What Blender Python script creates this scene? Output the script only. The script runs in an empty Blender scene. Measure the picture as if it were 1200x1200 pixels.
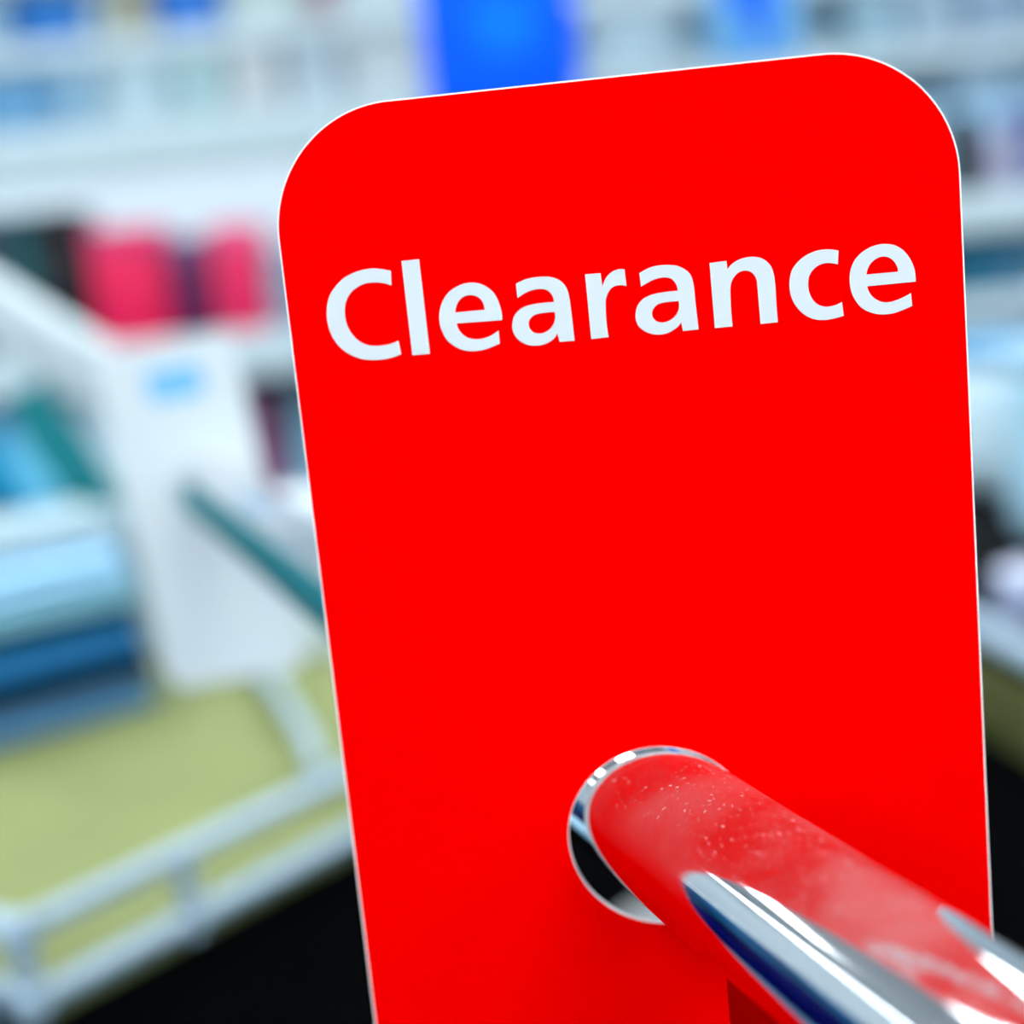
import bpy, bmesh, math, random
from mathutils import Vector, Matrix

random.seed(4)
S = bpy.context.scene
COL = S.collection
R = math.radians

# ------------------------------------------------------------------ camera
CAM_Z = 1.45
F_PX = 1800.0
# camera axes in the world: columns are image right, image down, forward
CM = Matrix(((0.995142, -0.098447, 0.0),
             (-0.018116, -0.183123, 0.982923),
             (-0.096766, -0.978148, -0.184016)))
cam_data = bpy.data.cameras.new('camera')
cam = bpy.data.objects.new('camera', cam_data)
COL.objects.link(cam)
cam_data.sensor_fit = 'HORIZONTAL'
cam_data.sensor_width = 36.0
cam_data.lens = 36.0 * F_PX / 1200.0
cam_data.clip_start = 0.02
cam_data.clip_end = 60
cr, cd, cf = CM.col[0], CM.col[1], CM.col[2]
cam.matrix_world = Matrix(((cr[0], -cd[0], -cf[0], 0.0),
                           (cr[1], -cd[1], -cf[1], 0.0),
                           (cr[2], -cd[2], -cf[2], CAM_Z),
                           (0, 0, 0, 1)))
cam_data.dof.use_dof = True
cam_data.dof.focus_distance = 0.2345
cam_data.dof.aperture_fstop = 6.4
S.camera = cam

# ------------------------------------------------------------------ world, view, lamps
world = bpy.data.worlds.new('store_air')
S.world = world
world.use_nodes = True
world.node_tree.nodes['Background'].inputs[0].default_value = (0.75, 0.88, 1.0, 1)
world.node_tree.nodes['Background'].inputs[1].default_value = 0.12
S.view_settings.view_transform = 'Standard'
S.view_settings.look = 'None'
S.view_settings.exposure = 0.0
S.view_settings.gamma = 1.0
S.view_settings.use_curve_mapping = False
LAMP = 13.8                     # radiance of the ceiling panels
LAMP_COL = (0.93, 0.98, 1.0)

# ------------------------------------------------------------------ where things stand
def at(px, py, depth):
    """World point seen at a pixel of the photograph, at a true distance along the view axis."""
    return CM @ (Vector(((px - 600) / F_PX, (py - 600) / F_PX, 1.0)) * depth) + Vector((0, 0, CAM_Z))
def on(px, py, z):
    """World point at height z seen at a pixel."""
    d = CM @ Vector(((px - 600) / F_PX, (py - 600) / F_PX, 1.0))
    return d * ((z - CAM_Z) / d.z) + Vector((0, 0, CAM_Z))
def onY(px, py, y):
    d = CM @ Vector(((px - 600) / F_PX, (py - 600) / F_PX, 1.0))
    return d * (y / d.y) + Vector((0, 0, CAM_Z))

# ------------------------------------------------------------------ materials
def lin(c):
    return tuple((v / 255 / 12.92) if v / 255 <= .04045 else ((v / 255 + .055) / 1.055) ** 2.4 for v in c)
MATS = {}
def mat(name, rgb, rough=.55, metal=0.0, spec=.3, grain=.06, scale=40.0, bump=0.0, k=1.0):
    """Procedural: a noise gives the surface its slight unevenness of colour."""
    if name in MATS: return MATS[name]
    m = bpy.data.materials.new(name); m.use_nodes = True
    nt = m.node_tree; b = nt.nodes['Principled BSDF']
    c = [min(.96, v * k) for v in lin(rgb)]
    tc = nt.nodes.new('ShaderNodeTexCoord')
    no = nt.nodes.new('ShaderNodeTexNoise'); no.inputs['Scale'].default_value = scale; no.inputs['Detail'].default_value = 3
    nt.links.new(tc.outputs['Object'], no.inputs['Vector'])
    ra = nt.nodes.new('ShaderNodeValToRGB')
    ra.color_ramp.elements[0].position = .3; ra.color_ramp.elements[1].position = .7
    ra.color_ramp.elements[0].color = [max(0, v * (1 - grain)) for v in c] + [1]
    ra.color_ramp.elements[1].color = [min(1, v * (1 + grain)) for v in c] + [1]
    nt.links.new(no.outputs['Fac'], ra.inputs['Fac'])
    nt.links.new(ra.outputs['Color'], b.inputs['Base Color'])
    b.inputs['Roughness'].default_value = rough
    b.inputs['Metallic'].default_value = metal
    b.inputs['Specular IOR Level'].default_value = spec
    if bump:
        bu = nt.nodes.new('ShaderNodeBump'); bu.inputs['Strength'].default_value = bump; bu.inputs['Distance'].default_value = .002
        nt.links.new(no.outputs['Fac'], bu.inputs['Height']); nt.links.new(bu.outputs['Normal'], b.inputs['Normal'])
    MATS[name] = m
    return m
def lampmat():
    m = bpy.data.materials.new('lit_diffuser'); m.use_nodes = True
    b = m.node_tree.nodes['Principled BSDF']
    b.inputs['Base Color'].default_value = (.8, .8, .8, 1)
    b.inputs['Emission Color'].default_value = (*LAMP_COL, 1)
    b.inputs['Emission Strength'].default_value = LAMP
    return m
def chrome_dusty():
    """Polished chrome with a thin film of dust: patches of roughness and pale specks."""
    m = bpy.data.materials.new('dusty_chrome'); m.use_nodes = True
    nt = m.node_tree; b = nt.nodes['Principled BSDF']
    b.inputs['Metallic'].default_value = 1.0
    b.inputs['Base Color'].default_value = (.70, .71, .73, 1)
    tc = nt.nodes.new('ShaderNodeTexCoord')
    n1 = nt.nodes.new('ShaderNodeTexNoise'); n1.inputs['Scale'].default_value = 70; n1.inputs['Detail'].default_value = 6
    nt.links.new(tc.outputs['Object'], n1.inputs['Vector'])
    mr = nt.nodes.new('ShaderNodeMapRange')
    mr.inputs['From Min'].default_value = .35; mr.inputs['From Max'].default_value = .75
    mr.inputs['To Min'].default_value = .045; mr.inputs['To Max'].default_value = .085
    nt.links.new(n1.outputs['Fac'], mr.inputs['Value']); nt.links.new(mr.outputs['Result'], b.inputs['Roughness'])
    # dust lies on the upper side: a diffuse grey coat weighted by the upward normal and by specks
    geo = nt.nodes.new('ShaderNodeNewGeometry'); sx = nt.nodes.new('ShaderNodeSeparateXYZ')
    nt.links.new(geo.outputs['Normal'], sx.inputs['Vector'])
    up = nt.nodes.new('ShaderNodeMapRange'); up.inputs['From Min'].default_value = .1; up.inputs['From Max'].default_value = .95
    up.inputs['To Min'].default_value = 0; up.inputs['To Max'].default_value = 1
    nt.links.new(sx.outputs['Z'], up.inputs['Value'])
    n2 = nt.nodes.new('ShaderNodeTexNoise'); n2.inputs['Scale'].default_value = 1300; n2.inputs['Detail'].default_value = 2
    nt.links.new(tc.outputs['Object'], n2.inputs['Vector'])
    sp = nt.nodes.new('ShaderNodeMapRange'); sp.inputs['From Min'].default_value = .62; sp.inputs['From Max'].default_value = .76
    sp.inputs['To Min'].default_value = 0; sp.inputs['To Max'].default_value = .35
    nt.links.new(n2.outputs['Fac'], sp.inputs['Value'])
    ha = nt.nodes.new('ShaderNodeMapRange'); ha.inputs['From Min'].default_value = .35; ha.inputs['From Max'].default_value = .7
    ha.inputs['To Min'].default_value = .02; ha.inputs['To Max'].default_value = .14
    nt.links.new(n1.outputs['Fac'], ha.inputs['Value'])
    ad = nt.nodes.new('ShaderNodeMath'); ad.operation = 'ADD'
    nt.links.new(sp.outputs['Result'], ad.inputs[0]); nt.links.new(ha.outputs['Result'], ad.inputs[1])
    mu = nt.nodes.new('ShaderNodeMath'); mu.operation = 'MULTIPLY'
    nt.links.new(ad.outputs[0], mu.inputs[0]); nt.links.new(up.outputs['Result'], mu.inputs[1])
    df = nt.nodes.new('ShaderNodeBsdfDiffuse'); df.inputs['Color'].default_value = (.6, .6, .62, 1)
    mx = nt.nodes.new('ShaderNodeMixShader')
    nt.links.new(mu.outputs[0], mx.inputs['Fac']); nt.links.new(b.outputs[0], mx.inputs[1]); nt.links.new(df.outputs[0], mx.inputs[2])
    nt.links.new(mx.outputs[0], nt.nodes['Material Output'].inputs['Surface'])
    return m

# ------------------------------------------------------------------ objects
def link(name, me, m=None, parent=None):
    o = bpy.data.objects.new(name, me); COL.objects.link(o)
    if m is not None and me is not None:
        me.materials.clear(); me.materials.append(m)
    if parent is not None: o.parent = parent
    return o
def tag(o, label, cat, group=None, kind=None):
    o['label'] = label; o['category'] = cat
    if group: o['group'] = group
    if kind: o['kind'] = kind
    return o
def thing(name, label, cat, loc=(0, 0, 0), rz=0.0, group=None):
    o = bpy.data.objects.new(name, None); COL.objects.link(o)
    o.empty_display_size = .05
    o.location = loc; o.rotation_euler = (0, 0, rz)
    return tag(o, label, cat, group)
def struct(name, bm, m):
    o = build(name, bm, m); o['kind'] = 'structure'; return o
def build(name, bm, m, parent=None, smooth=True):
    me = bpy.data.meshes.new(name)
    bmesh.ops.recalc_face_normals(bm, faces=bm.faces)
    bm.to_mesh(me); bm.free()
    if smooth:
        for p in me.polygons: p.use_smooth = True
        me.set_sharp_from_angle(angle=R(35))
    return link(name, me, m, parent)
def box(bm, x0, y0, z0, x1, y1, z1, bev=0.0, seg=2, M=None):
    r = bmesh.ops.create_cube(bm, size=1)
    vs = r['verts']
    bmesh.ops.transform(bm, matrix=Matrix.Translation(((x0 + x1) / 2, (y0 + y1) / 2, (z0 + z1) / 2)) @ Matrix.Diagonal((x1 - x0, y1 - y0, z1 - z0, 1)), verts=vs)
    if bev:
        es = list({e for v in vs for e in v.link_edges})
        q = bmesh.ops.bevel(bm, geom=es, offset=bev, segments=seg, affect='EDGES', profile=.5)
        vs = list({v for f in q['faces'] for v in f.verts} | {v for v in vs if v.is_valid})
    if M is not None: bmesh.ops.transform(bm, matrix=M, verts=vs)
    return bm
def nb(*a, **k):
    return box(bmesh.new(), *a, **k)
def lathe(bm, prof, n=32, M=None, cap=True):
    rings = []
    for r, z in prof:
        rings.append([bm.verts.new((r * math.cos(2 * math.pi * i / n), r * math.sin(2 * math.pi * i / n), z)) for i in range(n)])
    for a, b in zip(rings, rings[1:]):
        for i in range(n): bm.faces.new((a[i], a[(i + 1) % n], b[(i + 1) % n], b[i]))
    if cap:
        bm.faces.new(rings[0][::-1]); bm.faces.new(rings[-1])
    if M is not None: bmesh.ops.transform(bm, matrix=M, verts=[v for r in rings for v in r])
    return bm
def tube(bm, pts, r, n=16, cap=True):
    pts = [Vector(p) for p in pts]; rings = []; nrm = None
    rr = r if isinstance(r, (list, tuple)) else [r] * len(pts)
    for i, p in enumerate(pts):
        d = (pts[min(i + 1, len(pts) - 1)] - pts[max(i - 1, 0)]).normalized()
        if nrm is None:
            nrm = d.orthogonal().normalized()
        nrm = (nrm - d * nrm.dot(d)).normalized(); q = d.cross(nrm)
        rings.append([bm.verts.new(p + (nrm * math.cos(2 * math.pi * k / n) + q * math.sin(2 * math.pi * k / n)) * rr[i]) for k in range(n)])
    for a, b in zip(rings, rings[1:]):
        for i in range(n): bm.faces.new((a[i], a[(i + 1) % n], b[(i + 1) % n], b[i]))
    if cap:
        bm.faces.new(rings[0][::-1]); bm.faces.new(rings[-1])
    return bm
def smoothpath(pts, sub=8):
    pts = [Vector(p) for p in pts]; out = []
    for i in range(len(pts) - 1):
        p0, p1, p2, p3 = pts[max(i - 1, 0)], pts[i], pts[i + 1], pts[min(i + 2, len(pts) - 1)]
        for k in range(sub):
            t = k / sub
            out.append(.5 * ((2 * p1) + (p2 - p0) * t + (2 * p0 - 5 * p1 + 4 * p2 - p3) * t * t + (3 * p1 - p0 - 3 * p2 + p3) * t ** 3))
    out.append(pts[-1]); return out
def flat(name, contours, thick, m, parent=None, bevel=0.0):
    """A flat sheet of the given thickness cut along closed outlines (inner outlines are holes); front face at z = thick."""
    cu = bpy.data.curves.new(name, 'CURVE'); cu.dimensions = '2D'; cu.fill_mode = 'BOTH'
    cu.extrude = thick / 2; cu.bevel_depth = bevel
    for c in contours:
        sp = cu.splines.new('POLY'); sp.points.add(len(c) - 1); sp.use_cyclic_u = True
        for q, (x, y) in zip(sp.points, c): q.co = (x, y, 0, 1)
    tmp = bpy.data.objects.new(name, cu); COL.objects.link(tmp)
    dg = bpy.context.evaluated_depsgraph_get(); dg.update()
    me = bpy.data.meshes.new_from_object(tmp.evaluated_get(dg))
    bpy.data.objects.remove(tmp); bpy.data.curves.remove(cu)
    me.transform(Matrix.Translation((0, 0, thick / 2)))
    me.name = name
    return link(name, me, m, parent)
def rrect(x0, y0, x1, y1, r, n=24):
    out = []
    for cx, cy, a0 in ((x1 - r, y1 - r, 0), (x0 + r, y1 - r, 90), (x0 + r, y0 + r, 180), (x1 - r, y0 + r, 270)):
        for i in range(n + 1):
            a = R(a0 + 90 * i / n); out.append((cx + r * math.cos(a), cy + r * math.sin(a)))
    return out
def circle(cx, cy, r, n=96):
    return [(cx + r * math.cos(2 * math.pi * i / n), cy + r * math.sin(2 * math.pi * i / n)) for i in range(n)]
def smooth_outline(c, sub=6):
    """Closed outline of (x, y, corner): smooth through the plain points, sharp at the corners. In millimetres."""
    n = len(c); out = []
    for i in range(n):
        p1 = Vector(c[i][:2]); p2 = Vector(c[(i + 1) % n][:2])
        p0 = Vector(c[i - 1][:2]) if not c[i][2] else None
        p3 = Vector(c[(i + 2) % n][:2]) if not c[(i + 1) % n][2] else None
        if p0 is None and p3 is None:
            out.append(tuple(p1 / 1000)); continue
        L = (p2 - p1).length
        def tan(a, b, c2):                 # centripetal-like tangent scaled to this span
            d1, d2 = (b - a).length, (c2 - b).length
            v = (b - a) / d1 * (d2 / (d1 + d2)) + (c2 - b) / d2 * (d1 / (d1 + d2))
            return v.normalized() * L
        m1 = tan(p0, p1, p2) if p0 is not None else None
        m2 = tan(p1, p2, p3) if p3 is not None else None
        if m1 is None: m1 = (p2 - p1) * 2 - m2; m1 = m1.normalized() * L
        if m2 is None: m2 = (p2 - p1) * 2 - m1; m2 = m2.normalized() * L
        for k in range(sub):
            t = k / sub; t2 = t * t; t3 = t2 * t
            q = p1 * (2 * t3 - 3 * t2 + 1) + m1 * (t3 - 2 * t2 + t) + p2 * (-2 * t3 + 3 * t2) + m2 * (t3 - t2)
            out.append((q.x / 1000, q.y / 1000))
    return out
GLYPHS = [
    ('C',[[(-35.24,-25.81,1),(-36.34,-25.49,0),(-37.74,-25.2,0),(-39.48,-25.22,0),(-41.27,-25.6,0),(-42.78,-26.23,0),(-44.19,-27.34,0),(-45.2,-28.49,0),(-45.79,-29.77,0),(-46.12,-31.15,0),(-46.19,-32.71,0),(-45.92,-34.46,0),(-45.24,-36.1,0),(-44.27,-37.38,0),(-42.94,-38.37,0),(-41.26,-39.12,0),(-39.53,-39.42,0),(-37.93,-39.45,0),(-36.31,-39.25,0),(-35.03,-38.89,1),(-35.26,-36.73,1),(-36.55,-37.13,0),(-37.68,-37.26,0),(-38.96,-37.23,0),(-40.37,-36.94,0),(-41.56,-36.2,0),(-42.47,-35.09,0),(-43.05,-33.86,0),(-43.29,-32.51,0),(-43.22,-31.26,0),(-42.86,-29.88,0),(-42.13,-28.78,0),(-40.91,-27.88,0),(-39.41,-27.37,0),(-37.98,-27.35,0),(-36.58,-27.59,0),(-35.4,-28.09,1)]]),
    ('l',[[(-33.41,-24.44,1),(-30.62,-24.44,1),(-30.49,-39.26,1),(-33.3,-39.21,1)]]),
    ('e',[[(-18.59,-35.03,1),(-18.53,-34.5,0),(-18.62,-33.29,0),(-18.95,-31.87,0),(-19.56,-30.61,0),(-20.41,-29.74,0),(-21.49,-29.11,0),(-22.74,-28.82,0),(-24.03,-28.87,0),(-25.35,-29.28,0),(-26.57,-30.02,0),(-27.5,-31.07,0),(-28.1,-32.28,0),(-28.39,-33.46,0),(-28.42,-34.66,0),(-28.16,-36.02,0),(-27.55,-37.36,0),(-26.63,-38.31,0),(-25.49,-39.02,0),(-24.23,-39.38,0),(-22.88,-39.46,0),(-21.51,-39.32,0),(-20.4,-39.01,0),(-19.31,-38.64,1),(-19.31,-36.59,1),(-20.35,-37.17,0),(-21.47,-37.55,0),(-22.56,-37.66,0),(-23.5,-37.55,0),(-24.41,-37.17,0),(-25.16,-36.5,0),(-25.61,-35.65,0),(-25.77,-34.9,1)],[(-25.83,-33.18,1),(-25.61,-32.38,0),(-25.11,-31.49,0),(-24.3,-30.87,0),(-23.2,-30.71,0),(-22.29,-30.96,0),(-21.55,-31.62,0),(-21.23,-32.45,0),(-21.17,-33.19,1)]]),
    ('a',[[(-15.9,-29.65,1),(-15.03,-29.3,0),(-14.0,-29.02,0),(-12.76,-28.92,0),(-11.32,-28.96,0),(-10.01,-29.23,0),(-8.96,-29.84,0),(-8.26,-30.68,0),(-7.91,-31.7,0),(-7.78,-32.71,0),(-7.71,-34.48,0),(-7.59,-39.26,1),(-9.93,-39.25,1),(-10.17,-37.84,1),(-10.65,-38.54,0),(-11.48,-39.08,0),(-12.52,-39.43,0),(-13.76,-39.48,0),(-14.97,-39.24,0),(-16.04,-38.61,0),(-16.74,-37.76,0),(-17.09,-36.72,0),(-17.05,-35.73,0),(-16.66,-34.65,0),(-15.91,-33.83,0),(-14.85,-33.29,0),(-13.49,-33.04,0),(-12.03,-32.97,0),(-10.25,-33.01,1),(-10.3,-32.36,0),(-10.57,-31.67,0),(-11.08,-31.13,0),(-11.83,-30.82,0),(-12.83,-30.78,0),(-13.96,-30.97,0),(-14.89,-31.33,0),(-15.86,-31.87,1)],[(-10.28,-34.52,1),(-10.27,-35.35,0),(-10.48,-36.11,0),(-11.06,-36.94,0),(-11.89,-37.48,0),(-12.92,-37.66,0),(-13.79,-37.42,0),(-14.35,-36.81,0),(-14.5,-36.07,0),(-14.26,-35.32,0),(-13.66,-34.82,0),(-12.74,-34.57,0),(-11.62,-34.51,0)]]),
    ('r',[[(-5.05,-29.2,1),(-2.65,-29.23,1),(-2.53,-31.33,1),(-2.09,-30.38,0),(-1.41,-29.57,0),(-0.48,-29.06,0),(0.52,-28.91,0),(1.11,-29.04,1),(1.18,-31.59,1),(0.42,-31.39,0),(-0.46,-31.41,0),(-1.21,-31.73,0),(-1.76,-32.39,0),(-2.17,-33.34,0),(-2.3,-34.54,0),(-2.25,-39.19,1),(-4.96,-39.26,1)]]),
    ('a',[[(3.31,-29.8,1),(4.22,-29.39,0),(5.24,-29.05,0),(6.45,-28.92,0),(7.76,-28.96,0),(9.17,-29.24,0),(10.22,-29.8,0),(11.03,-30.63,0),(11.39,-31.65,0),(11.51,-32.64,0),(11.56,-34.51,0),(11.75,-39.26,1),(9.33,-39.31,1),(9.13,-37.91,1),(8.68,-38.48,0),(7.86,-39.01,0),(6.84,-39.42,0),(5.5,-39.51,0),(4.31,-39.24,0),(3.25,-38.64,0),(2.54,-37.91,0),(2.2,-36.83,0),(2.26,-35.85,0),(2.63,-34.78,0),(3.41,-33.92,0),(4.45,-33.41,0),(5.79,-33.15,0),(7.22,-33.06,0),(9.0,-33.04,1),(8.94,-32.4,0),(8.65,-31.72,0),(8.14,-31.13,0),(7.4,-30.86,0),(6.41,-30.83,0),(5.41,-31.03,0),(4.39,-31.43,0),(3.41,-31.88,1)],[(8.99,-34.62,1),(9.02,-35.37,0),(8.79,-36.23,0),(8.24,-36.95,0),(7.43,-37.48,0),(6.31,-37.71,0),(5.45,-37.46,0),(4.89,-36.86,0),(4.78,-36.08,0),(5.06,-35.44,0),(5.65,-34.89,0),(6.55,-34.65,0),(7.65,-34.61,0)]]),
    ('n',[[(14.16,-29.28,1),(16.75,-29.22,1),(16.84,-30.48,1),(17.52,-29.78,0),(18.43,-29.27,0),(19.53,-29.0,0),(20.73,-28.95,0),(21.9,-29.22,0),(22.83,-29.85,0),(23.48,-30.73,0),(23.79,-31.84,0),(23.9,-33.05,0),(23.9,-36.1,0),(23.93,-39.28,1),(21.29,-39.31,1),(21.24,-36.61,0),(21.19,-33.66,0),(21.14,-32.57,0),(20.76,-31.66,0),(20.15,-31.12,0),(19.51,-30.95,0),(18.63,-31.08,0),(17.83,-31.66,0),(17.28,-32.53,0),(17.04,-33.6,0),(16.97,-35.01,0),(16.99,-39.28,1),(14.25,-39.3,1)]]),
    ('c',[[(33.78,-29.28,1),(33.02,-29.06,0),(32.16,-28.94,0),(30.88,-28.92,0),(29.57,-29.2,0),(28.35,-29.78,0),(27.33,-30.6,0),(26.56,-31.61,0),(26.2,-32.72,0),(26.07,-33.79,0),(26.13,-35.1,0),(26.53,-36.45,0),(27.22,-37.61,0),(28.14,-38.57,0),(29.18,-39.19,0),(30.25,-39.51,0),(31.33,-39.6,0),(32.42,-39.51,0),(34.0,-39.22,1),(33.85,-37.08,1),(32.97,-37.43,0),(32.2,-37.58,0),(31.34,-37.59,0),(30.49,-37.31,0),(29.76,-36.75,0),(29.27,-35.94,0),(28.95,-34.93,0),(28.91,-33.84,0),(29.08,-32.88,0),(29.62,-31.96,0),(30.41,-31.33,0),(31.29,-31.01,0),(32.15,-30.99,0),(32.9,-31.13,0),(33.55,-31.34,1)]]),
    ('e',[[(45.1,-35.04,1),(45.1,-34.39,0),(45.0,-33.2,0),(44.63,-31.98,0),(43.94,-30.73,0),(43.13,-29.85,0),(42.1,-29.22,0),(40.73,-28.92,0),(39.34,-29.0,0),(38.03,-29.42,0),(36.81,-30.21,0),(35.9,-31.26,0),(35.41,-32.4,0),(35.21,-33.57,0),(35.22,-34.76,0),(35.47,-36.09,0),(36.0,-37.22,0),(36.8,-38.28,0),(37.84,-38.97,0),(39.01,-39.41,0),(40.18,-39.57,0),(41.47,-39.53,0),(42.78,-39.21,0),(44.39,-38.66,1),(44.29,-36.69,1),(43.31,-37.14,0),(42.22,-37.53,0),(41.13,-37.76,0),(40.06,-37.69,0),(39.12,-37.24,0),(38.4,-36.58,0),(37.96,-35.78,0),(37.78,-35.06,1)],[(37.77,-33.27,1),(37.97,-32.53,0),(38.44,-31.71,0),(39.23,-31.09,0),(40.2,-30.8,0),(40.95,-30.9,0),(41.67,-31.32,0),(42.22,-32.07,0),(42.5,-32.96,0),(42.48,-33.28,1)]]),
]

# ------------------------------------------------------------------ room
RX0, RX1, RY0, RY1, RH = -4.2, 4.2, -3.6, 5.0, 3.0
M_floor = mat('dark_carpet_tiles', (38, 42, 48), .95, spec=.05, grain=.3, scale=60, bump=.3)
M_wall = mat('pale_wall_paint', (206, 222, 230), .8, grain=.02, scale=6)
M_ceil = mat('ceiling_panel', (225, 230, 232), .9, grain=.02, scale=12)
struct('floor', nb(RX0, RY0, -.05, RX1, RY1, 0), M_floor)
struct('ceiling', nb(RX0, RY0, RH, RX1, RY1, RH + .05), M_ceil)
struct('wall_back', nb(RX0, RY1, 0, RX1, RY1 + .08, RH), M_wall)
struct('wall_front', nb(RX0, RY0 - .08, 0, RX1, RY0, RH), M_wall)
struct('wall_left', nb(RX0 - .08, RY0, 0, RX0, RY1, RH), M_wall)
struct('wall_right', nb(RX1, RY0, 0, RX1 + .08, RY1, RH), M_wall)
M_white = mat('white_enamel', (236, 240, 242), .4, grain=.015)
M_lit = lampmat()
lamp_xs = (-2.7, -.9, .9, 2.7); lamp_ys = (-2.4, -.6, 1.2, 3.0)
proto = None
for j, y in enumerate(lamp_ys):
    for i, x in enumerate(lamp_xs):
        lt = thing('ceiling_light', 'recessed white ceiling light panel, row %s from the front wall, %s from the left' % (('one', 'two', 'three', 'four')[j], ('first', 'second', 'third', 'fourth')[i]), 'ceiling light', (x, y, RH), group='ceiling light panels')
        if proto is None:
            bm = bmesh.new()
            for a in ((-.31, -.61, -.28, .61), (.28, -.61, .31, .61), (-.28, -.61, .28, -.58), (-.28, .58, .28, .61)):
                box(bm, a[0], a[1], -.03, a[2], a[3], 0)
            fr = build('frame', bm, M_white, lt, smooth=False)
            df = build('diffuser', nb(-.28, -.58, -.018, .28, .58, -.004), M_lit, lt, smooth=False)
            proto = (fr, df)
        else:
            for p in proto:
                c = p.copy(); COL.objects.link(c); c.parent = lt

# ------------------------------------------------------------------ the chrome display arm
W = .105                                     # width of the red sign
P0 = Vector((0.020192, 0.240166, CAM_Z - 0.099608))
TD = Vector((-0.335288, 0.942116, 0.0)).normalized()
TR = .012568
M_chrome = chrome_dusty()
M_steel = mat('satin_chrome', (205, 212, 218), .22, metal=1.0, grain=.03)
arm = thing('display_rail', 'polished chrome display tube carrying the red clearance sign, dusty on top', 'display rail', (0, 0, 0))
NEAR, FAR = .150, .62
a0, a1 = P0 - TD * NEAR, P0 + TD * FAR
build('tube', tube(bmesh.new(), [a0 + (a1 - a0) * (i / 24) for i in range(25)], TR, n=96), M_chrome, arm)
for e, d in ((a0, -TD), (a1, TD)):
    Mx = Matrix.Translation(e) @ d.to_track_quat('Z', 'Y').to_matrix().to_4x4()
    build('end_cap', lathe(bmesh.new(), [(TR, -.0005), (TR * 1.02, .0005), (TR * 1.02, .002), (TR * .9, .004), (TR * .5, .0052), (.0005, .0056)], 48, Mx), M_steel, arm)
U0, U1 = .0208, .12                       # a flat web under the tube, its far edge just in front of the sign
ax = Matrix.Translation(P0) @ Matrix.Rotation(math.atan2(-TD.y, -TD.x), 4, 'Z')
build('web_plate', nb(U0, -.0014, -.07, U1, .0014, -TR * .985, .0003, 1, M=ax), mat('gunmetal_steel', (146, 148, 154), .06, metal=1.0, grain=.03), arm)
pp = P0 - TD * .095
PR = .009
build('post', tube(bmesh.new(), [(pp.x, pp.y, .012), (pp.x, pp.y, pp.z - TR * .8)], PR, n=48), M_chrome, arm)
sl = bmesh.new(); sx = TD.cross(Vector((0, 0, 1))).normalized(); rings = []  # thin teal shell stands in for a reflection in the chrome
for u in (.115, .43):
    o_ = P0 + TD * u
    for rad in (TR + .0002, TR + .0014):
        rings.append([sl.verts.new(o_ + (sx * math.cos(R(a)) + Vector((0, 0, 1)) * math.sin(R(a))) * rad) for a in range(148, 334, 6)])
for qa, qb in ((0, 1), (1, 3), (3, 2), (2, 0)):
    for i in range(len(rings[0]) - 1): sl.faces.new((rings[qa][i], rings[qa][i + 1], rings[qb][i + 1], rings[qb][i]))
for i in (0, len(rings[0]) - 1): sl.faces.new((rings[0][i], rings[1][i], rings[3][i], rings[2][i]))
ts = build('teal_reflection', sl, mat('reflected_teal', (0, 98, 108), .6, spec=.1, grain=.03), arm); ts['label'] = 'teal reflection shaped as a shell on the tube'
build('base_plate', lathe(bmesh.new(), [(.09, 0), (.09, .008), (.084, .012), (.02, .013), (PR + .002, .018)], 64, Matrix.Translation((pp.x, pp.y, 0))), M_steel, arm)

# ------------------------------------------------------------------ the red clearance sign
M_red = mat('red_print', (255, 0, 0), 1.0, spec=0.0, grain=.004)
M_core = mat('white_card_core', (250, 250, 250), .8, spec=.1, grain=.01)
M_letter = mat('letter_white', (218, 224, 228), .8, spec=.0, grain=.006)
sign = thing('clearance_sign', 'tall red card sign reading Clearance, hung by its hole on the chrome tube', 'sign')
sign.matrix_world = Matrix(((0.995457, 0.0, -0.095217, 0.019932), (-0.095217, 0.0, -0.995457, 0.240191), (0, 1, 0, CAM_Z + 0.020324), (0, 0, 0, 1)))
SL = .20
hx, hy, hr, cr_ = -.0042 * W, -1.16416 * W, .14716 * W, .18636 * W
e = .00027
T = .0009
flat('card', [rrect(-W / 2, -SL, W / 2, 0, cr_, 40), circle(hx, hy, hr, 128)], T, M_core, sign).location.z = -T - .0001
flat('printed_face', [rrect(-W / 2 + e, -SL + e, W / 2 - e, -e, cr_ - e, 40), circle(hx, hy, hr + e * .6, 128)], .0001, M_red, sign).location.z = -.0001
bk = flat('back_shade', [rrect(-W / 2 + e, -SL + e, W / 2 - e, -e, cr_ - e, 40), circle(hx, hy, hr + e * .6, 128)], .0001, mat('shaded_back_grey', (88, 80, 104), .9, spec=.05), sign)  # grey carries the shade on the sign's white back
bk.location.z = -T - .0002; bk['label'] = 'white back side with shade put into its grey'
for ch, cs in GLYPHS:
    o = flat('letter', [smooth_outline(c) for c in cs], .00005, M_letter, sign); o.location.z = .00001

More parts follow.
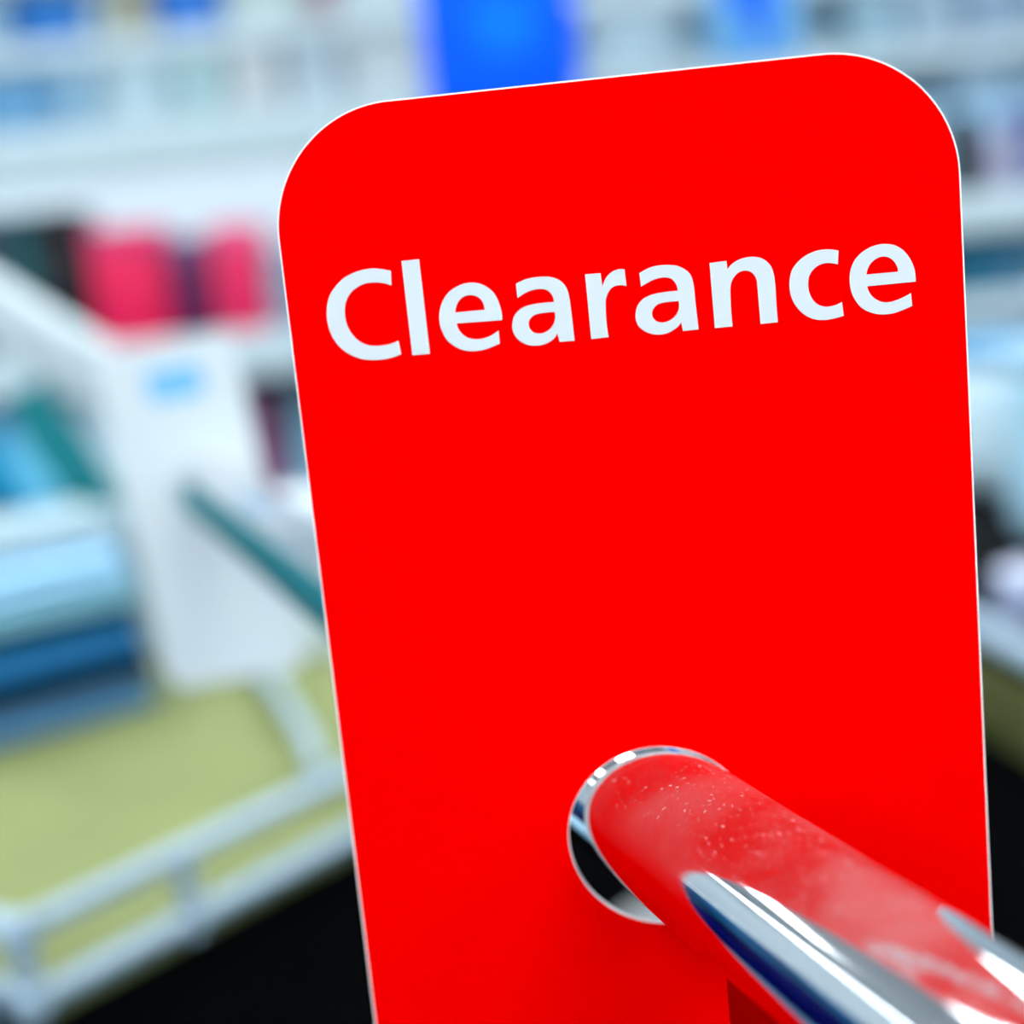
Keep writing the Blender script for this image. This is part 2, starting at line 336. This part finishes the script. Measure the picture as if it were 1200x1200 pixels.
# ------------------------------------------------------------------ generators for goods
def carton(name, label, cat, loc, rz, w, d, h, rgb, lid=None, mark=None, group=None, rough=.5, k=1.0):
    """A closed pack: body, a lid with its own edge, a printed label."""
    t = thing(name, label, cat, loc, rz, group)
    kk = '_%d' % (k * 100)
    m = mat('pack_%d_%d_%d' % rgb + kk, rgb, rough, grain=.04, k=k)
    lh = h * .22
    b = min(w, d, h) * .05
    build('body', nb(-w / 2 * .985, -d / 2 * .985, 0, w / 2 * .985, d / 2 * .985, h - lh, b), m, t)
    ml = mat('pack_%d_%d_%d' % lid + kk, lid, rough, grain=.04, k=k) if lid else m
    build('lid', nb(-w / 2, -d / 2, h - lh, w / 2, d / 2, h, b), ml, t)
    if mark:
        mm = mat('pack_%d_%d_%d' % mark + kk, mark, rough, grain=.03, k=k)
        build('front_label', nb(-w * .3, -d / 2 * .985 - .0006, h * .2, w * .3, -d / 2 * .985 + .0002, h * .62), mm, t)
    return t
def pouch(name, label, cat, loc, rz, w, d, h, rgb, group=None, tilt=0.0, cap=None):
    """A soft upright pack: a lens-shaped body sealed flat at the top."""
    t = thing(name, label, cat, loc, rz, group); t.rotation_euler = (0, tilt, rz)
    m = mat('pack_%d_%d_%d' % rgb, rgb, .35, grain=.05)
    bm = bmesh.new(); rings = []; n = 24
    for k in range(13):
        v = k / 12
        ww = w / 2 * (.86 + .14 * math.sin(math.pi * min(1, v * 1.1)))
        dd = max(d / 2 * (1 - v ** 2.2), .0012) * (.8 + .2 * min(1, v * 6))
        rings.append([bm.verts.new((ww * math.copysign(abs(math.cos(a)) ** .55, math.cos(a)), dd * math.copysign(abs(math.sin(a)) ** .8, math.sin(a)), h * v)) for a in [2 * math.pi * i / n for i in range(n)]])
    for a, b in zip(rings, rings[1:]):
        for i in range(n): bm.faces.new((a[i], a[(i + 1) % n], b[(i + 1) % n], b[i]))
    bm.faces.new(rings[0][::-1]); bm.faces.new(rings[-1])
    build('body', bm, m, t)
    mc = mat('pack_%d_%d_%d' % cap, cap, .5) if cap else m
    build('top_seal', nb(-w * .44, -.0018, h * .97, w * .44, .0018, h * 1.07, .0008), mc, t)
    return t
def bottle(name, label, cat, loc, r, h, rgb, caprgb, group=None, rx=0.0, ry=0.0):
    t = thing(name, label, cat, loc, 0, group); t.rotation_euler = (rx, ry, 0)
    m = mat('pack_%d_%d_%d' % rgb, rgb, .3, grain=.04)
    build('body', lathe(bmesh.new(), [(r * .9, 0), (r, h * .03), (r, h * .62), (r * .93, h * .7), (r * .6, h * .78), (r * .36, h * .82), (r * .34, h * .86)], 32), m, t)
    build('cap', lathe(bmesh.new(), [(r * .42, h * .85), (r * .44, h * .86), (r * .44, h * .98), (r * .4, h)], 32), mat('pack_%d_%d_%d' % caprgb, caprgb, .4), t)
    build('label_band', lathe(bmesh.new(), [(r * 1.006, h * .16), (r * 1.008, h * .17), (r * 1.008, h * .5), (r * 1.006, h * .51)], 32, cap=False), mat('pack_label', (222, 234, 240), .6), t)
    return t
def jar(name, label, cat, loc, r, h, rgb, lidrgb, group=None):
    t = thing(name, label, cat, loc, 0, group)
    m = mat('pack_%d_%d_%d' % rgb, rgb, .35, grain=.04)
    build('body', lathe(bmesh.new(), [(r * .62, 0), (r * .8, h * .03), (r * .95, h * .12), (r, h * .26), (r, h * .7), (r * .93, h * .82), (r * .86, h * .86)], 40), m, t)
    build('lid', lathe(bmesh.new(), [(r * .95, h * .855), (r * .97, h * .87), (r * .96, h * .97), (r * .8, h)], 40), mat('pack_%d_%d_%d' % lidrgb, lidrgb, .4), t)
    return t
def handbag(name, label, loc, rz, w, d, h, rgb, trim, group=None):
    t = thing(name, label, 'bag', loc, rz, group)
    m = mat('pack_%d_%d_%d' % rgb, rgb, .5, grain=.06)
    bm = nb(-w / 2, -d / 2, 0, w / 2, d / 2, h, min(w, d) * .18, 3)
    for v in bm.verts:
        k = v.co.z / h; v.co.x *= 1 - .16 * k; v.co.y *= 1 - .35 * k
    build('body', bm, m, t)
    mt = mat('pack_%d_%d_%d' % trim, trim, .4)
    for s in (-1, 1):
        build('handle', tube(bmesh.new(), smoothpath([(-w * .25, s * d * .34, h * .86), (-w * .22, s * d * .3, h * 1.12), (0, s * d * .24, h * 1.26), (w * .22, s * d * .3, h * 1.12), (w * .25, s * d * .34, h * .86)]), w * .025, 10), mt, t)
    build('clasp', nb(-w * .06, -d * .42, h * .62, w * .06, -d * .36, h * .74, .0015), M_steel, t)
    return t
def folded(name, label, loc, rz, w, d, h, rgb, group=None):
    """A folded textile: two layers joined by a rounded fold at the front (-y)."""
    t = thing(name, label, 'textile', loc, rz, group)
    m = mat('cloth_%d_%d_%d' % rgb, rgb, .9, spec=.05, grain=.1, scale=180, bump=.4)
    for k, (z0, z1) in enumerate(((0, h * .5), (h * .5, h))):
        bm = nb(-w / 2 + .002 * k, -d / 2, z0 + .0004, w / 2 - .003 * k, d / 2 - .008 * k, z1 - .0004, min(h * .24, .01), 4)
        for v in bm.verts: v.co.z += .0012 * math.sin(v.co.x * 40 + k) * (v.co.z / h)
        build('lower_layer' if k == 0 else 'upper_layer', bm, m, t)
    return t
def hanging_sign(name, label, px0, px1, pybot, y, h, rgb, deco=None):
    a = onY(px0, pybot, y); b = onY(px1, pybot, y); w = (b - a).length; c = (a + b) / 2
    t = thing(name, label, 'sign', (c.x, y, c.z))
    build('board', nb(-w / 2, -.006, 0, w / 2, .006, h, .003), mat('pack_%d_%d_%d' % rgb, rgb, .6, spec=.1, grain=.02), t)
    if deco: deco(t, w)
    for s in (-1, 1):
        build('suspension_wire', tube(bmesh.new(), [(s * w * .42, 0, h - .004), (s * w * .42, 0, RH - c.z)], .0012, 8), M_steel, t)
    return t

# ------------------------------------------------------------------ the narrow white tag further along the tube
hc = P0 + TD * .455                           # where it hangs on the tube
tg = thing('shelf_tag', 'narrow white card tag with pale blue mark, far along the tube', 'sign')
roll = R(5.5); yaw = R(-5.5)
tg.matrix_world = Matrix.Translation(hc) @ Matrix.Rotation(yaw, 4, 'Z') @ Matrix.Rotation(R(90), 4, 'X') @ Matrix.Rotation(roll, 4, 'Z') @ Matrix.Translation((0, -.0028, 0))
tw, top, bot = .063, .068, -.086
flat('card', [rrect(-tw / 2 - .0055, bot, tw / 2 - .0055, top, .008, 10), circle(0, 0, .0156, 48)], .0008, mat('tag_white', (232, 242, 247), .7, spec=.1, grain=.01, k=.84), tg)
flat('printed_mark', [rrect(-.016, .042, .009, .056, .003, 6)], .0001, mat('mark_blue', (120, 190, 245), .7, spec=.1), tg).location.z = .0008

# ------------------------------------------------------------------ left display table
TZ = 1.14                                     # height of both table tops
M_olive = mat('olive_board', (172, 184, 122), .75, spec=.1, grain=.1, scale=14, k=.46)
M_black = mat('black_panel', (6, 7, 9), .8, spec=.05, grain=.2)
lu = Vector((math.sin(R(39.3)), math.cos(R(39.3)), 0)); ln = Vector((-lu.y, lu.x, 0))
lrot = math.atan2(lu.y, lu.x)
la = on(250, 1058, TZ + .006) + ln * .0058; la.z = TZ
L0, L1, LD = (on(36, 1172, TZ) - la).dot(lu), .62, .66                  # extent along the front edge, depth
tl = thing('display_table', 'olive topped display table with black body behind the red sign', 'table', (la.x, la.y, 0), lrot)
build('top_board', nb(L0, 0, TZ - .011, L1, LD, TZ, .002), M_olive, tl)
build('body', nb(L0 + .02, .035, .06, L1 - .02, LD - .02, TZ - .011), M_black, tl, smooth=False)
build('plinth', nb(L0 + .05, .07, 0, L1 - .05, LD - .05, .06), M_black, tl, smooth=False)
build('back_panel', nb(L0, LD, TZ - .3, L1, LD + .018, TZ + .12, .003), mat('pale_blue_panel', (188, 218, 234), .6, grain=.03, k=.7), tl)
gr = thing('guard_rail', 'two-bar chrome guard rail along the front edge of the olive table top', 'rail', (la.x, la.y, TZ), lrot)
rr = .0055
M_rail = mat('rail_grey', (165, 190, 208), .3, spec=.6, grain=.02, k=.8)
for z in (.004, .037):
    build('rail', tube(bmesh.new(), [(L0 - .004, -.0058, z), (L1 - .004, -.0058, z)], rr, 16), M_rail, gr)
    build('side_rail', tube(bmesh.new(), [(L0 - .0058, -.004, z), (L0 - .0058, LD - .006, z)], rr, 16), M_rail, gr)
for x in ((on(152, 1062, TZ) - la).dot(lu), L0 - .005, .13, .3, .47, L1 - .008):
    build('upright', tube(bmesh.new(), [(x, -.0058, -.004), (x, -.0058, .041)], .005, 14), M_rail, gr)
for z in (.004, .037):
    build('corner_clamp', nb(L0 - .0135, -.0135, z - .008, L0 - .0005, -.0005, z + .008, .003), M_rail, gr)
# bent wire stay from the board to the guard rail
pts = [on(292, 778, TZ + .009), on(318, 800, TZ + .012), on(345, 838, TZ + .016), on(362, 868, TZ + .018), on(372, 900, TZ + .022)]
ws = build('wire_stay', tube(bmesh.new(), smoothpath(pts), .0055, 12), M_rail)
tag(ws, 'bent pale wire stay running over the olive top to the guard rail', 'wire')

# a stack of folded blue textiles at the back left of the olive top
def stack_at(px, py): return on(px, py, TZ)
e0, e1 = on(-60, 897, TZ), on(186, 829, TZ)
sd = (e1 - e0).normalized(); srot = math.atan2(sd.y, sd.x); sn = Vector((-sd.y, sd.x, 0))
sc = e1 - sd * .085 + sn * .06
z = TZ + .0005
for h, rgb, w, lab in ((.024, (78, 122, 158), .172, 'slate blue folded textile at the bottom of the stack on the olive table'),
                       (.016, (0, 14, 30), .176, 'thin dark navy folded cloth second from the bottom of the blue stack'),
                       (.022, (42, 112, 166), .168, 'strong blue folded textile in the middle of the stack'),
                       (.012, (14, 58, 74), .166, 'dark teal folded textile above the strong blue one'),
                       (.018, (130, 182, 205), .168, 'grey teal folded textile near the top of the blue stack'),
                       (.022, (160, 206, 238), .16, 'light blue folded textile on top of the blue stack')):
    p = sc + Vector((0, 0, z)) - Vector((0, 0, sc.z))
    folded('folded_textile', lab, p, srot, w, .12, h, rgb, 'stack of folded blue textiles'); z += h + .0006
ztop = z
# on the stack and behind it
def onstack(px, py, depth): 
    p = at(px, py, depth); return p
p = sc + sn * .005 + sd * .02
carton('flat_carton', 'pale grey blue flat carton lying on the stack of blue textiles', 'box', (p.x, p.y, ztop), srot, .13, .09, .022, (178, 206, 222), lid=(188, 212, 220), k=.72)
q = on(382, 770, TZ)
carton('white_carton', 'upright white carton on the olive table just left of the red sign edge', 'box', (q.x, q.y + .03, TZ + .0005), R(-8), .062, .05, .122, (224, 238, 245), lid=(232, 242, 247), k=.85)
# teal squeeze bottles standing behind the stack
M_white2 = mat('rail_white', (224, 238, 244), .6, spec=.1, grain=.02, k=.62)
b = on(92, 700, TZ)
def stand(px, py, depth, z): 
    p = at(px, py, depth); return (p.x, p.y, z)
# small riser shelf behind the blue stack that carries the teal goods
rs = at(40, 624, 1.165)
rz_ = rs.z

riser = thing('riser_shelf', 'pale blue riser shelf standing behind the stack of blue textiles', 'shelf', (rs.x, rs.y, TZ), srot)
build('shelf_board', nb(-.10, -.025, rz_ - TZ - .01, .075, .025, rz_ - TZ, .002), mat('pale_blue_panel', (188, 218, 234)), riser)
for s in (-.094, .069):
    build('leg', nb(s - .004, -.02, .0008, s + .004, .02, rz_ - TZ - .01, .001), mat('pale_blue_panel', (188, 218, 234)), riser)
for px, w, h, rgb, ti, lab in ((118, .042, .100, (0, 112, 120), -.42, 'teal soft pouch leaning left of the white tag'),
                         (70, .032, .066, (98, 178, 210), -.3, 'sky blue soft pouch between the teal and the cyan ones'),
                         (30, .034, .084, (0, 128, 168), -.42, 'bright cyan soft pouch at the left beside the sky blue one'),
                         (-8, .05, .06, (6, 44, 34), -.3, 'dark green soft pouch leftmost on the riser shelf')):
    p = at(px, 600, 1.165)
    pouch('soft_pouch', lab, 'pouch', (p.x, p.y, rz_ + .002 + abs(math.sin(ti)) * w * .5), srot * 0, w, .016, h, rgb, 'soft pouches on the riser shelf', ti)

# sloping white bar to the left of the white tag, on two legs on the table top
q0, q1 = at(-75, 318, 1.24), at(152, 462, 1.12)
bar = thing('sloping_bar', 'wide white sloping bar left of the white tag above the teal pouch', 'display rail', ((q0.x + q1.x) / 2, (q0.y + q1.y) / 2, TZ))
dv = q1 - q0; mid = (q0 + q1) / 2; off = Vector((mid.x, mid.y, TZ))
build('bar', nb(-dv.length / 2, -.012, -.026, dv.length / 2, .012, .026, .008, M=Matrix.Translation(mid - off) @ dv.to_track_quat('X', 'Z').to_matrix().to_4x4()), M_white2, bar)
for f in (.04, .93):
    c = q0 + dv * f - off
    build('leg', tube(bmesh.new(), [(c.x, c.y, .0015), (c.x, c.y, c.z - .02)], .006, 14), M_white2, bar)

# ------------------------------------------------------------------ shelving units in the middle distance
M_shelf = mat('white_shelf', (222, 234, 240), .5, grain=.015, k=.8)
M_pale = mat('pale_shelf_lip', (206, 226, 234), .5, grain=.02, k=.8)
def shelving(name, label, x0, x1, y, d, shelves, top, backm):
    t = thing(name, label, 'shelving', ((x0 + x1) / 2, y, 0)); hw = (x1 - x0) / 2
    for s in (-1, 1):
        build('side_panel', nb(s * hw - .012, 0, 0, s * hw + .012, d, top), M_shelf, t, smooth=False)
    build('back_panel', nb(-hw + .012, d - .015, .05, hw - .012, d, top), backm, t, smooth=False)
    build('base', nb(-hw + .012, .02, 0, hw - .012, d - .015, .1), M_black, t, smooth=False)
    for z, lip in shelves:
        sh = build('shelf', nb(-hw + .012, .004, z - .016, hw - .012, d - .015, z, .002), M_shelf, t)
        build('price_rail', nb(-hw + .012, -.004, z - lip, hw - .012, .004, z + .004, .002), M_pale, sh)
    return t
GY = 2.15
g1 = shelving('shelf_unit', 'white shelf unit with pink and dark goods behind the white tag', -1.55, -.12, GY, .42, ((1.335, .06), (1.10, .05), (.85, .05), (.6, .05)), 1.615, mat('pale_back', (215, 230, 238), .6, k=.8))
build('header_panel', nb(-.703, -.006, 1.565, .703, .006, 1.62, .003), mat('pale_header', (206, 228, 236), .5, grain=.02, k=.66), g1)
z0 = 1.336
def gx(px, py=330): return onY(px, py, GY + .06).x
def box_on(px0, px1, py_top, rgb, name, label, cat, zb=z0, y=GY + .07, d=.1, lid=None, mark=None, group=None, k=.86, hh=None):
    x0, x1 = onY(px0, py_top, y - d / 2).x, onY(px1, py_top, y - d / 2).x; h = onY((px0 + px1) / 2, py_top, y - d / 2).z - zb
    if hh: h = hh
    return carton(name, label, cat, ((x0 + x1) / 2, y, zb), 0, x1 - x0 - .003, d, h, rgb, lid, mark, group, k=k)
G = 'boxes on the white shelf unit behind the tag'
box_on(8, 34, 250, (8, 84, 92), 'gift_box', 'narrow dark teal box, leftmost in the row beside the pink ones', 'box', group=G)
box_on(36, 92, 246, (16, 8, 20), 'gift_box', 'near-black box between the teal box and the first pink one', 'box', group=G)
box_on(96, 186, 266, (232, 16, 82), 'gift_box', 'wide crimson pink box above the white tag', 'box', lid=(224, 56, 114), group=G)
box_on(190, 236, 278, (98, 14, 76), 'gift_box', 'dark purple box between the two pink ones', 'box', lid=(112, 74, 126), group=G)
box_on(240, 302, 262, (228, 30, 92), 'gift_box', 'second pink box, nearer the red sign', 'box', lid=(236, 84, 134), group=G)
box_on(306, 350, 290, (128, 150, 172), 'gift_box', 'grey blue box next to the pink one at the red sign edge', 'box', group=G)
x = 360
for rgb, w, lab in (((90, 120, 160), 60, 'slate blue box behind the red sign'),):
    box_on(x, x + w, 270, rgb, 'gift_box', lab + ' on the white shelf unit', 'box', group=G); x += w + 6
box_on(-70, 4, 255, (40, 60, 74), 'gift_box', 'dark slate box at the far left of the shelf with pink boxes', 'box', group=G)
# second shelf down: bags
zb = 1.101
p = onY(318, 500, GY + .08)
hb1 = onY(314, 452, GY + .02)
handbag('handbag', 'plum handbag hanging low between the white tag and the red sign', (onY(292, 500, GY + .1).x, GY + .1, zb), 0, .10, .08, .152, (134, 76, 116), (70, 46, 70))
handbag('handbag', 'slate grey handbag beside the plum one, partly behind the red sign', (onY(385, 500, GY + .1).x + .004, GY + .1, zb), 0, .12, .08, .146, (120, 164, 186), (60, 84, 100))
for i, (px, rgb, lab) in enumerate(((20, (120, 180, 222), 'light blue carton low on the shelf unit behind the teal pouches'), (110, (196, 220, 232), 'pale carton low on the shelf unit behind the white tag'), (200, (150, 190, 214), 'grey blue carton low on the shelf unit behind the white tag'))):
    xx = onY(px, 500, GY + .1).x
    carton('low_carton', lab, 'box', (xx, GY + .12, zb), 0, .1, .14, .15, rgb)
# right hand unit
g2 = shelving('shelf_unit', 'pale blue shelf unit seen in a strip right of the red sign', .44, 2.2, GY, .42, ((1.425, .05), (1.285, .03), (1.13, .05), (.85, .05), (.6, .05)), 1.57, mat('dusty_blue_back', (132, 168, 194), .6))
G2 = 'goods on the pale blue shelf unit right of the red sign'
for px0, px1, pt, zz, rgb, lab in ((1116, 1148, 130, 1.426, (12, 30, 38), 'dark slate box right of the red sign corner'),
    (1152, 1196, 152, 1.426, (160, 160, 186), 'lavender grey box right of the dark slate one'),
    (1198, 1240, 120, 1.426, (96, 110, 160), 'indigo blue box at the photo edge, upper shelf'),
    (1122, 1172, 266, 1.286, (24, 104, 134), 'dark teal box on the middle shelf right of the red sign'),
    (1176, 1216, 272, 1.286, (64, 116, 148), 'steel blue box next to the dark teal one'),
    (1128, 1164, 378, 1.131, (116, 172, 216), 'sky blue box on the lower shelf beside the red sign'),
    (1168, 1206, 384, 1.131, (132, 182, 214), 'pale sky blue box at the photo edge, lower shelf'),
    (1060, 1110, 140, 1.426, (150, 186, 206), 'grey blue box just hidden by the red sign corner')):
    box_on(px0, px1, pt, rgb, 'stock_box', lab, 'box', zb=zz, group=G2)

# ------------------------------------------------------------------ right display table
ra = on(1172, 788, TZ)
ru = Vector((math.sin(R(-8)), math.cos(R(-8)), 0)); rrot = math.atan2(ru.y, ru.x)
tr = thing('display_table', 'black topped display table with an olive edge right of the red sign', 'table', (ra.x, ra.y, 0), rrot)
build('top_board', nb(-.5, -.62, TZ - .012, .78, -.004, TZ, .002), M_black, tr)
build('edge_strip', nb(-.5, -.004, TZ - .046, .78, .004, TZ + .001, .001), mat('olive_edge', (92, 98, 56), .75, spec=.1, grain=.1, scale=30, k=.7), tr)
build('body', nb(-.48, -.6, .06, .76, -.03, TZ - .012), M_black, tr, smooth=False)
build('plinth', nb(-.45, -.57, 0, .73, -.06, .06), M_black, tr, smooth=False)
gr2 = thing('guard_rail', 'single chrome guard rail above the olive edge of the black table', 'rail', (ra.x, ra.y, TZ), rrot)
build('rail', tube(bmesh.new(), [(-.48, -.01, .016), (.76, -.01, .016)], .009, 18), M_rail, gr2)
for xx in (-.4, -.05, .32, .7):
    build('upright', tube(bmesh.new(), [(xx, -.01, .0005), (xx, -.01, .012)], .005, 12), M_rail, gr2)
j1 = on(1204, 742, TZ)
jar('lidded_jar', 'lavender grey round jar at the right photo edge on the black table', 'jar', (j1.x + .012, j1.y + .02, TZ + .0005), .026, .04, (150, 160, 190), (176, 182, 204))
j2 = on(1186, 575, TZ)
jar('storage_jar', 'tall pale blue storage jar with rounded foot right of the red sign', 'jar', (j2.x, j2.y + .03, TZ + .0005), .064, .150, (196, 220, 231), (112, 164, 200))
j3 = on(1275, 640, TZ)
jar('storage_jar', 'second pale blue storage jar at the right, just out of the photo', 'jar', (j3.x, j3.y + .03, TZ + .0005), .055, .17, (160, 198, 218), (150, 188, 212))

# ------------------------------------------------------------------ back wall shelving
BY = 4.25
back = shelving('wall_shelving', 'long pale blue wall shelving at the back of the store', -2.4, 2.4, BY, .2, ((2.25, .06), (2.03, .05), (1.81, .05), (1.59, .05), (1.36, .05), (1.1, .05), (.8, .05), (.5, .05)), 2.5, mat('pale_blue_back', (176, 204, 220), .6, grain=.03))
rows = {
 2.03: [(-60, 6, 20, (150, 190, 216)), (12, 102, 8, (8, 112, 200)), (106, 126, 30, (180, 204, 210)), (130, 176, 6, (168, 170, 146)), (180, 258, -8, (8, 114, 216)), (262, 358, 4, (190, 212, 212)), (364, 388, -4, (178, 128, 140)), (392, 500, 10, (196, 214, 222)), (690, 760, 0, (178, 208, 224)), (764, 828, 8, (170, 204, 222)), (944, 1010, 4, (168, 200, 216)), (1014, 1090, 10, (158, 192, 212)), (1094, 1150, 0, (150, 186, 208)), (1154, 1230, 6, (164, 180, 200))],
 1.81: [(-40, 60, 86, (96, 160, 206)), (64, 110, 92, (146, 192, 222)), (114, 200, 84, (182, 212, 224)), (204, 262, 90, (172, 210, 216)), (266, 330, 94, (200, 210, 216)), (334, 400, 88, (186, 208, 222)), (404, 500, 90, (198, 214, 222)), (690, 800, 90, (176, 204, 220)), (1000, 1060, 92, (150, 188, 208)), (1064, 1128, 94, (158, 186, 208)), (1132, 1210, 98, (140, 168, 196))],
 1.59: [(-40, 90, 176, (180, 216, 208)), (94, 160, 182, (190, 220, 230)), (164, 232, 178, (164, 212, 222)), (236, 330, 180, (162, 212, 220)), (334, 420, 182, (176, 206, 224)), (1120, 1200, 186, (140, 172, 196))],
}
cn = lambda c: ('pale mint' if c[1] >= c[2] and c[0] < 195 else 'dusty rose' if c[0] > c[1] + 20 else 'tan' if c[0] > c[2] + 10 else 'vivid blue' if c[2] - c[0] > 140 else 'sky blue' if c[2] - c[0] > 70 else 'pale grey' if c[0] > 190 else 'aqua' if c[1] > 208 else 'pale blue' if c[0] > 165 else 'grey blue')
nth = ('first', 'second', 'third', 'fourth', 'fifth', 'sixth', 'seventh', 'eighth', 'ninth', 'tenth', 'eleventh', 'twelfth', 'thirteenth', 'fourteenth')
for zz, rn in ((2.03, 'top seen'), (1.81, 'middle seen'), (1.59, 'lowest seen')):
    for i, (x0, x1, pt, rgb) in enumerate(rows[zz]):
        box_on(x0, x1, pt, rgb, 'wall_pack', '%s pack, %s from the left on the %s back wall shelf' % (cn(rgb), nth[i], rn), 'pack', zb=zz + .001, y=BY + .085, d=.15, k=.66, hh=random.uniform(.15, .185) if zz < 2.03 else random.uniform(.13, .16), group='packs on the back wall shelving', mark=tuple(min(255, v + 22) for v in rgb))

# ------------------------------------------------------------------ hanging signs
def patch(t, w):
    o = flat('printed_disc', [circle(0, 0, w * .2, 48)], .001, mat('bright_blue_print', (0, 118, 255), .6, spec=.1), t)
    o.rotation_euler = (R(90), 0, 0); o.location = (.01, -.006, .19)
hanging_sign('hanging_sign', 'vivid blue hanging sign board above the left half of the red sign', 506, 684, 150, 3.0, .52, (0, 92, 248), patch)
def wedge(t, w):
    o = flat('printed_wedge', [[(-w * .34, .41), (w * .24, .41), (w * .22, .1), (w * .06, .02), (-w * .1, .1), (-w * .34, .16)]], .001, mat('bright_blue_print2', (0, 88, 212), .6, spec=.1), t)
    o.rotation_euler = (R(90), 0, 0); o.location = (0, -.006, -.0)
hanging_sign('hanging_sign', 'pale blue hanging sign with a blue wedge above the right half of the red sign', 836, 938, 76, 3.4, .42, (104, 168, 222), wedge)

# ------------------------------------------------------------------ unseen rack and lamps added for the chrome to reflect
LX, LY = -1.5, 1.12
rdir = math.atan2(.82, .57)                    # the rack stands across the tube's view
rack = thing('added_rack', 'added unseen garment rack left of the olive table, giving the chrome blue to reflect', 'rack', (LX, LY, 0), rdir)  # added out of view so the tube reflects navy and teal
for s in (-1, 1):
    build('leg', tube(bmesh.new(), [(s * .62, 0, .02), (s * .62, 0, 1.3)], .012, 16), M_steel, rack)
    build('foot', nb(s * .62 - .015, -.22, 0, s * .62 + .015, .22, .022, .005), M_steel, rack)
build('top_bar', tube(bmesh.new(), [(-.635, 0, 1.3), (.635, 0, 1.3)], .012, 16), M_steel, rack)
Mr = Matrix.Translation((LX, LY, 0)) @ Matrix.Rotation(rdir, 4, 'Z')
for i in range(9):
    u = -.52 + .13 * i
    p = Mr @ Vector((u, 0, 0))
    g = thing('added_tunic', 'added unseen navy garment with teal blue yoke, %s from the near end' % nth[i], 'garment', (p.x, p.y, 0), rdir + R(62), 'added navy tunics on the unseen rack')
    if i == 0:
        bm = bmesh.new()
        def sect(z, w, d): return [bm.verts.new((w * math.cos(a), d * math.sin(a) + .004 * math.sin(3 * a + z * 9), z)) for a in [2 * math.pi * k / 24 for k in range(24)]]
        def loft(rs):
            for a, b in zip(rs, rs[1:]):
                for k in range(24): bm.faces.new((a[k], a[(k + 1) % 24], b[(k + 1) % 24], b[k]))
            bm.faces.new(rs[0][::-1]); bm.faces.new(rs[-1])
        loft([sect(.38, .17, .05), sect(.6, .165, .045), sect(.8, .16, .04), sect(.98, .165, .036)])
        q1 = build('body', bm, mat('navy_cloth', (0, 14, 120), .9, spec=.05, grain=.1), g)
        bm = bmesh.new()
        loft([sect(.981, .166, .037), sect(1.1, .172, .034), sect(1.18, .15, .028), sect(1.22, .05, .02)])
        q2 = build('yoke', bm, mat('teal_blue_cloth', (20, 92, 140), .9, spec=.05, grain=.1), g)
        q3 = build('hanger', tube(bmesh.new(), smoothpath([(-.15, 0, 1.165), (0, 0, 1.228), (-.008, 0, 1.262), (-.021, 0, 1.288), (-.02, 0, 1.31), (0, 0, 1.322), (.02, 0, 1.312), (.022, 0, 1.298)]), .002, 8), M_steel, g)
        tun = (q1, q2, q3)
    else:
        for q in tun:
            c = q.copy(); COL.objects.link(c); c.parent = g
pl = None  # unseen strips added to make the white streak in the chrome
for i, y in enumerate((.6, 2.2, 3.8)):
    t = thing('added_strip_light', 'added unseen strip light near the left wall, %s from the front' % nth[i], 'added light', (-3.3, y, 2.45), 0, 'added strip lights by the left wall')
    if pl is None:
        a = build('housing', nb(-.06, -.62, .0, .06, .62, .05, .008), M_white, t)
        b_ = build('diffuser', nb(-.05, -.61, -.02, .05, .61, -.001, .006), M_lit, t)
        cds = [build('suspension_wire', tube(bmesh.new(), [(0, s * .5, .05), (0, s * .5, RH - 2.45)], .0015, 8), M_steel, t) for s in (-1, 1)]
        pl = [a, b_] + cds
    else:
        for q in pl:
            c = q.copy(); COL.objects.link(c); c.parent = t

# light blue crate left of the olive table, plus an added white card
c0 = la + lu * (L0 - .082) + ln * .07
carton('storage_crate', 'light blue storage crate at the lower left beside the olive table', 'box', (c0.x, c0.y, .90), lrot, .12, .15, .262, (104, 168, 208), lid=(150, 196, 222), k=.7)
carton('storage_crate', 'tall navy blue crate under the light blue one at the lower left', 'box', (c0.x, c0.y, .0), lrot, .125, .155, .899, (10, 40, 84))
dv = CM @ Vector(((754 - 600) / F_PX, (1072 - 600) / F_PX, 1.0))  # added white card imitates the white reflection in the sign's hole
s_ = (la + ln * .035).dot(ln) / dv.dot(ln); pc = dv * s_ + Vector((0, 0, CAM_Z))
pu = (pc - la).dot(lu)
cd_ = build('added_white_card', nb(pu - .05, .0335, pc.z - .06, pu + .05, .0349, pc.z + .012), M_white, tl, smooth=False); cd_['label'] = 'added white card imitating a reflection inside the sign hole'
cd_.matrix_parent_inverse = Matrix.Identity(4)
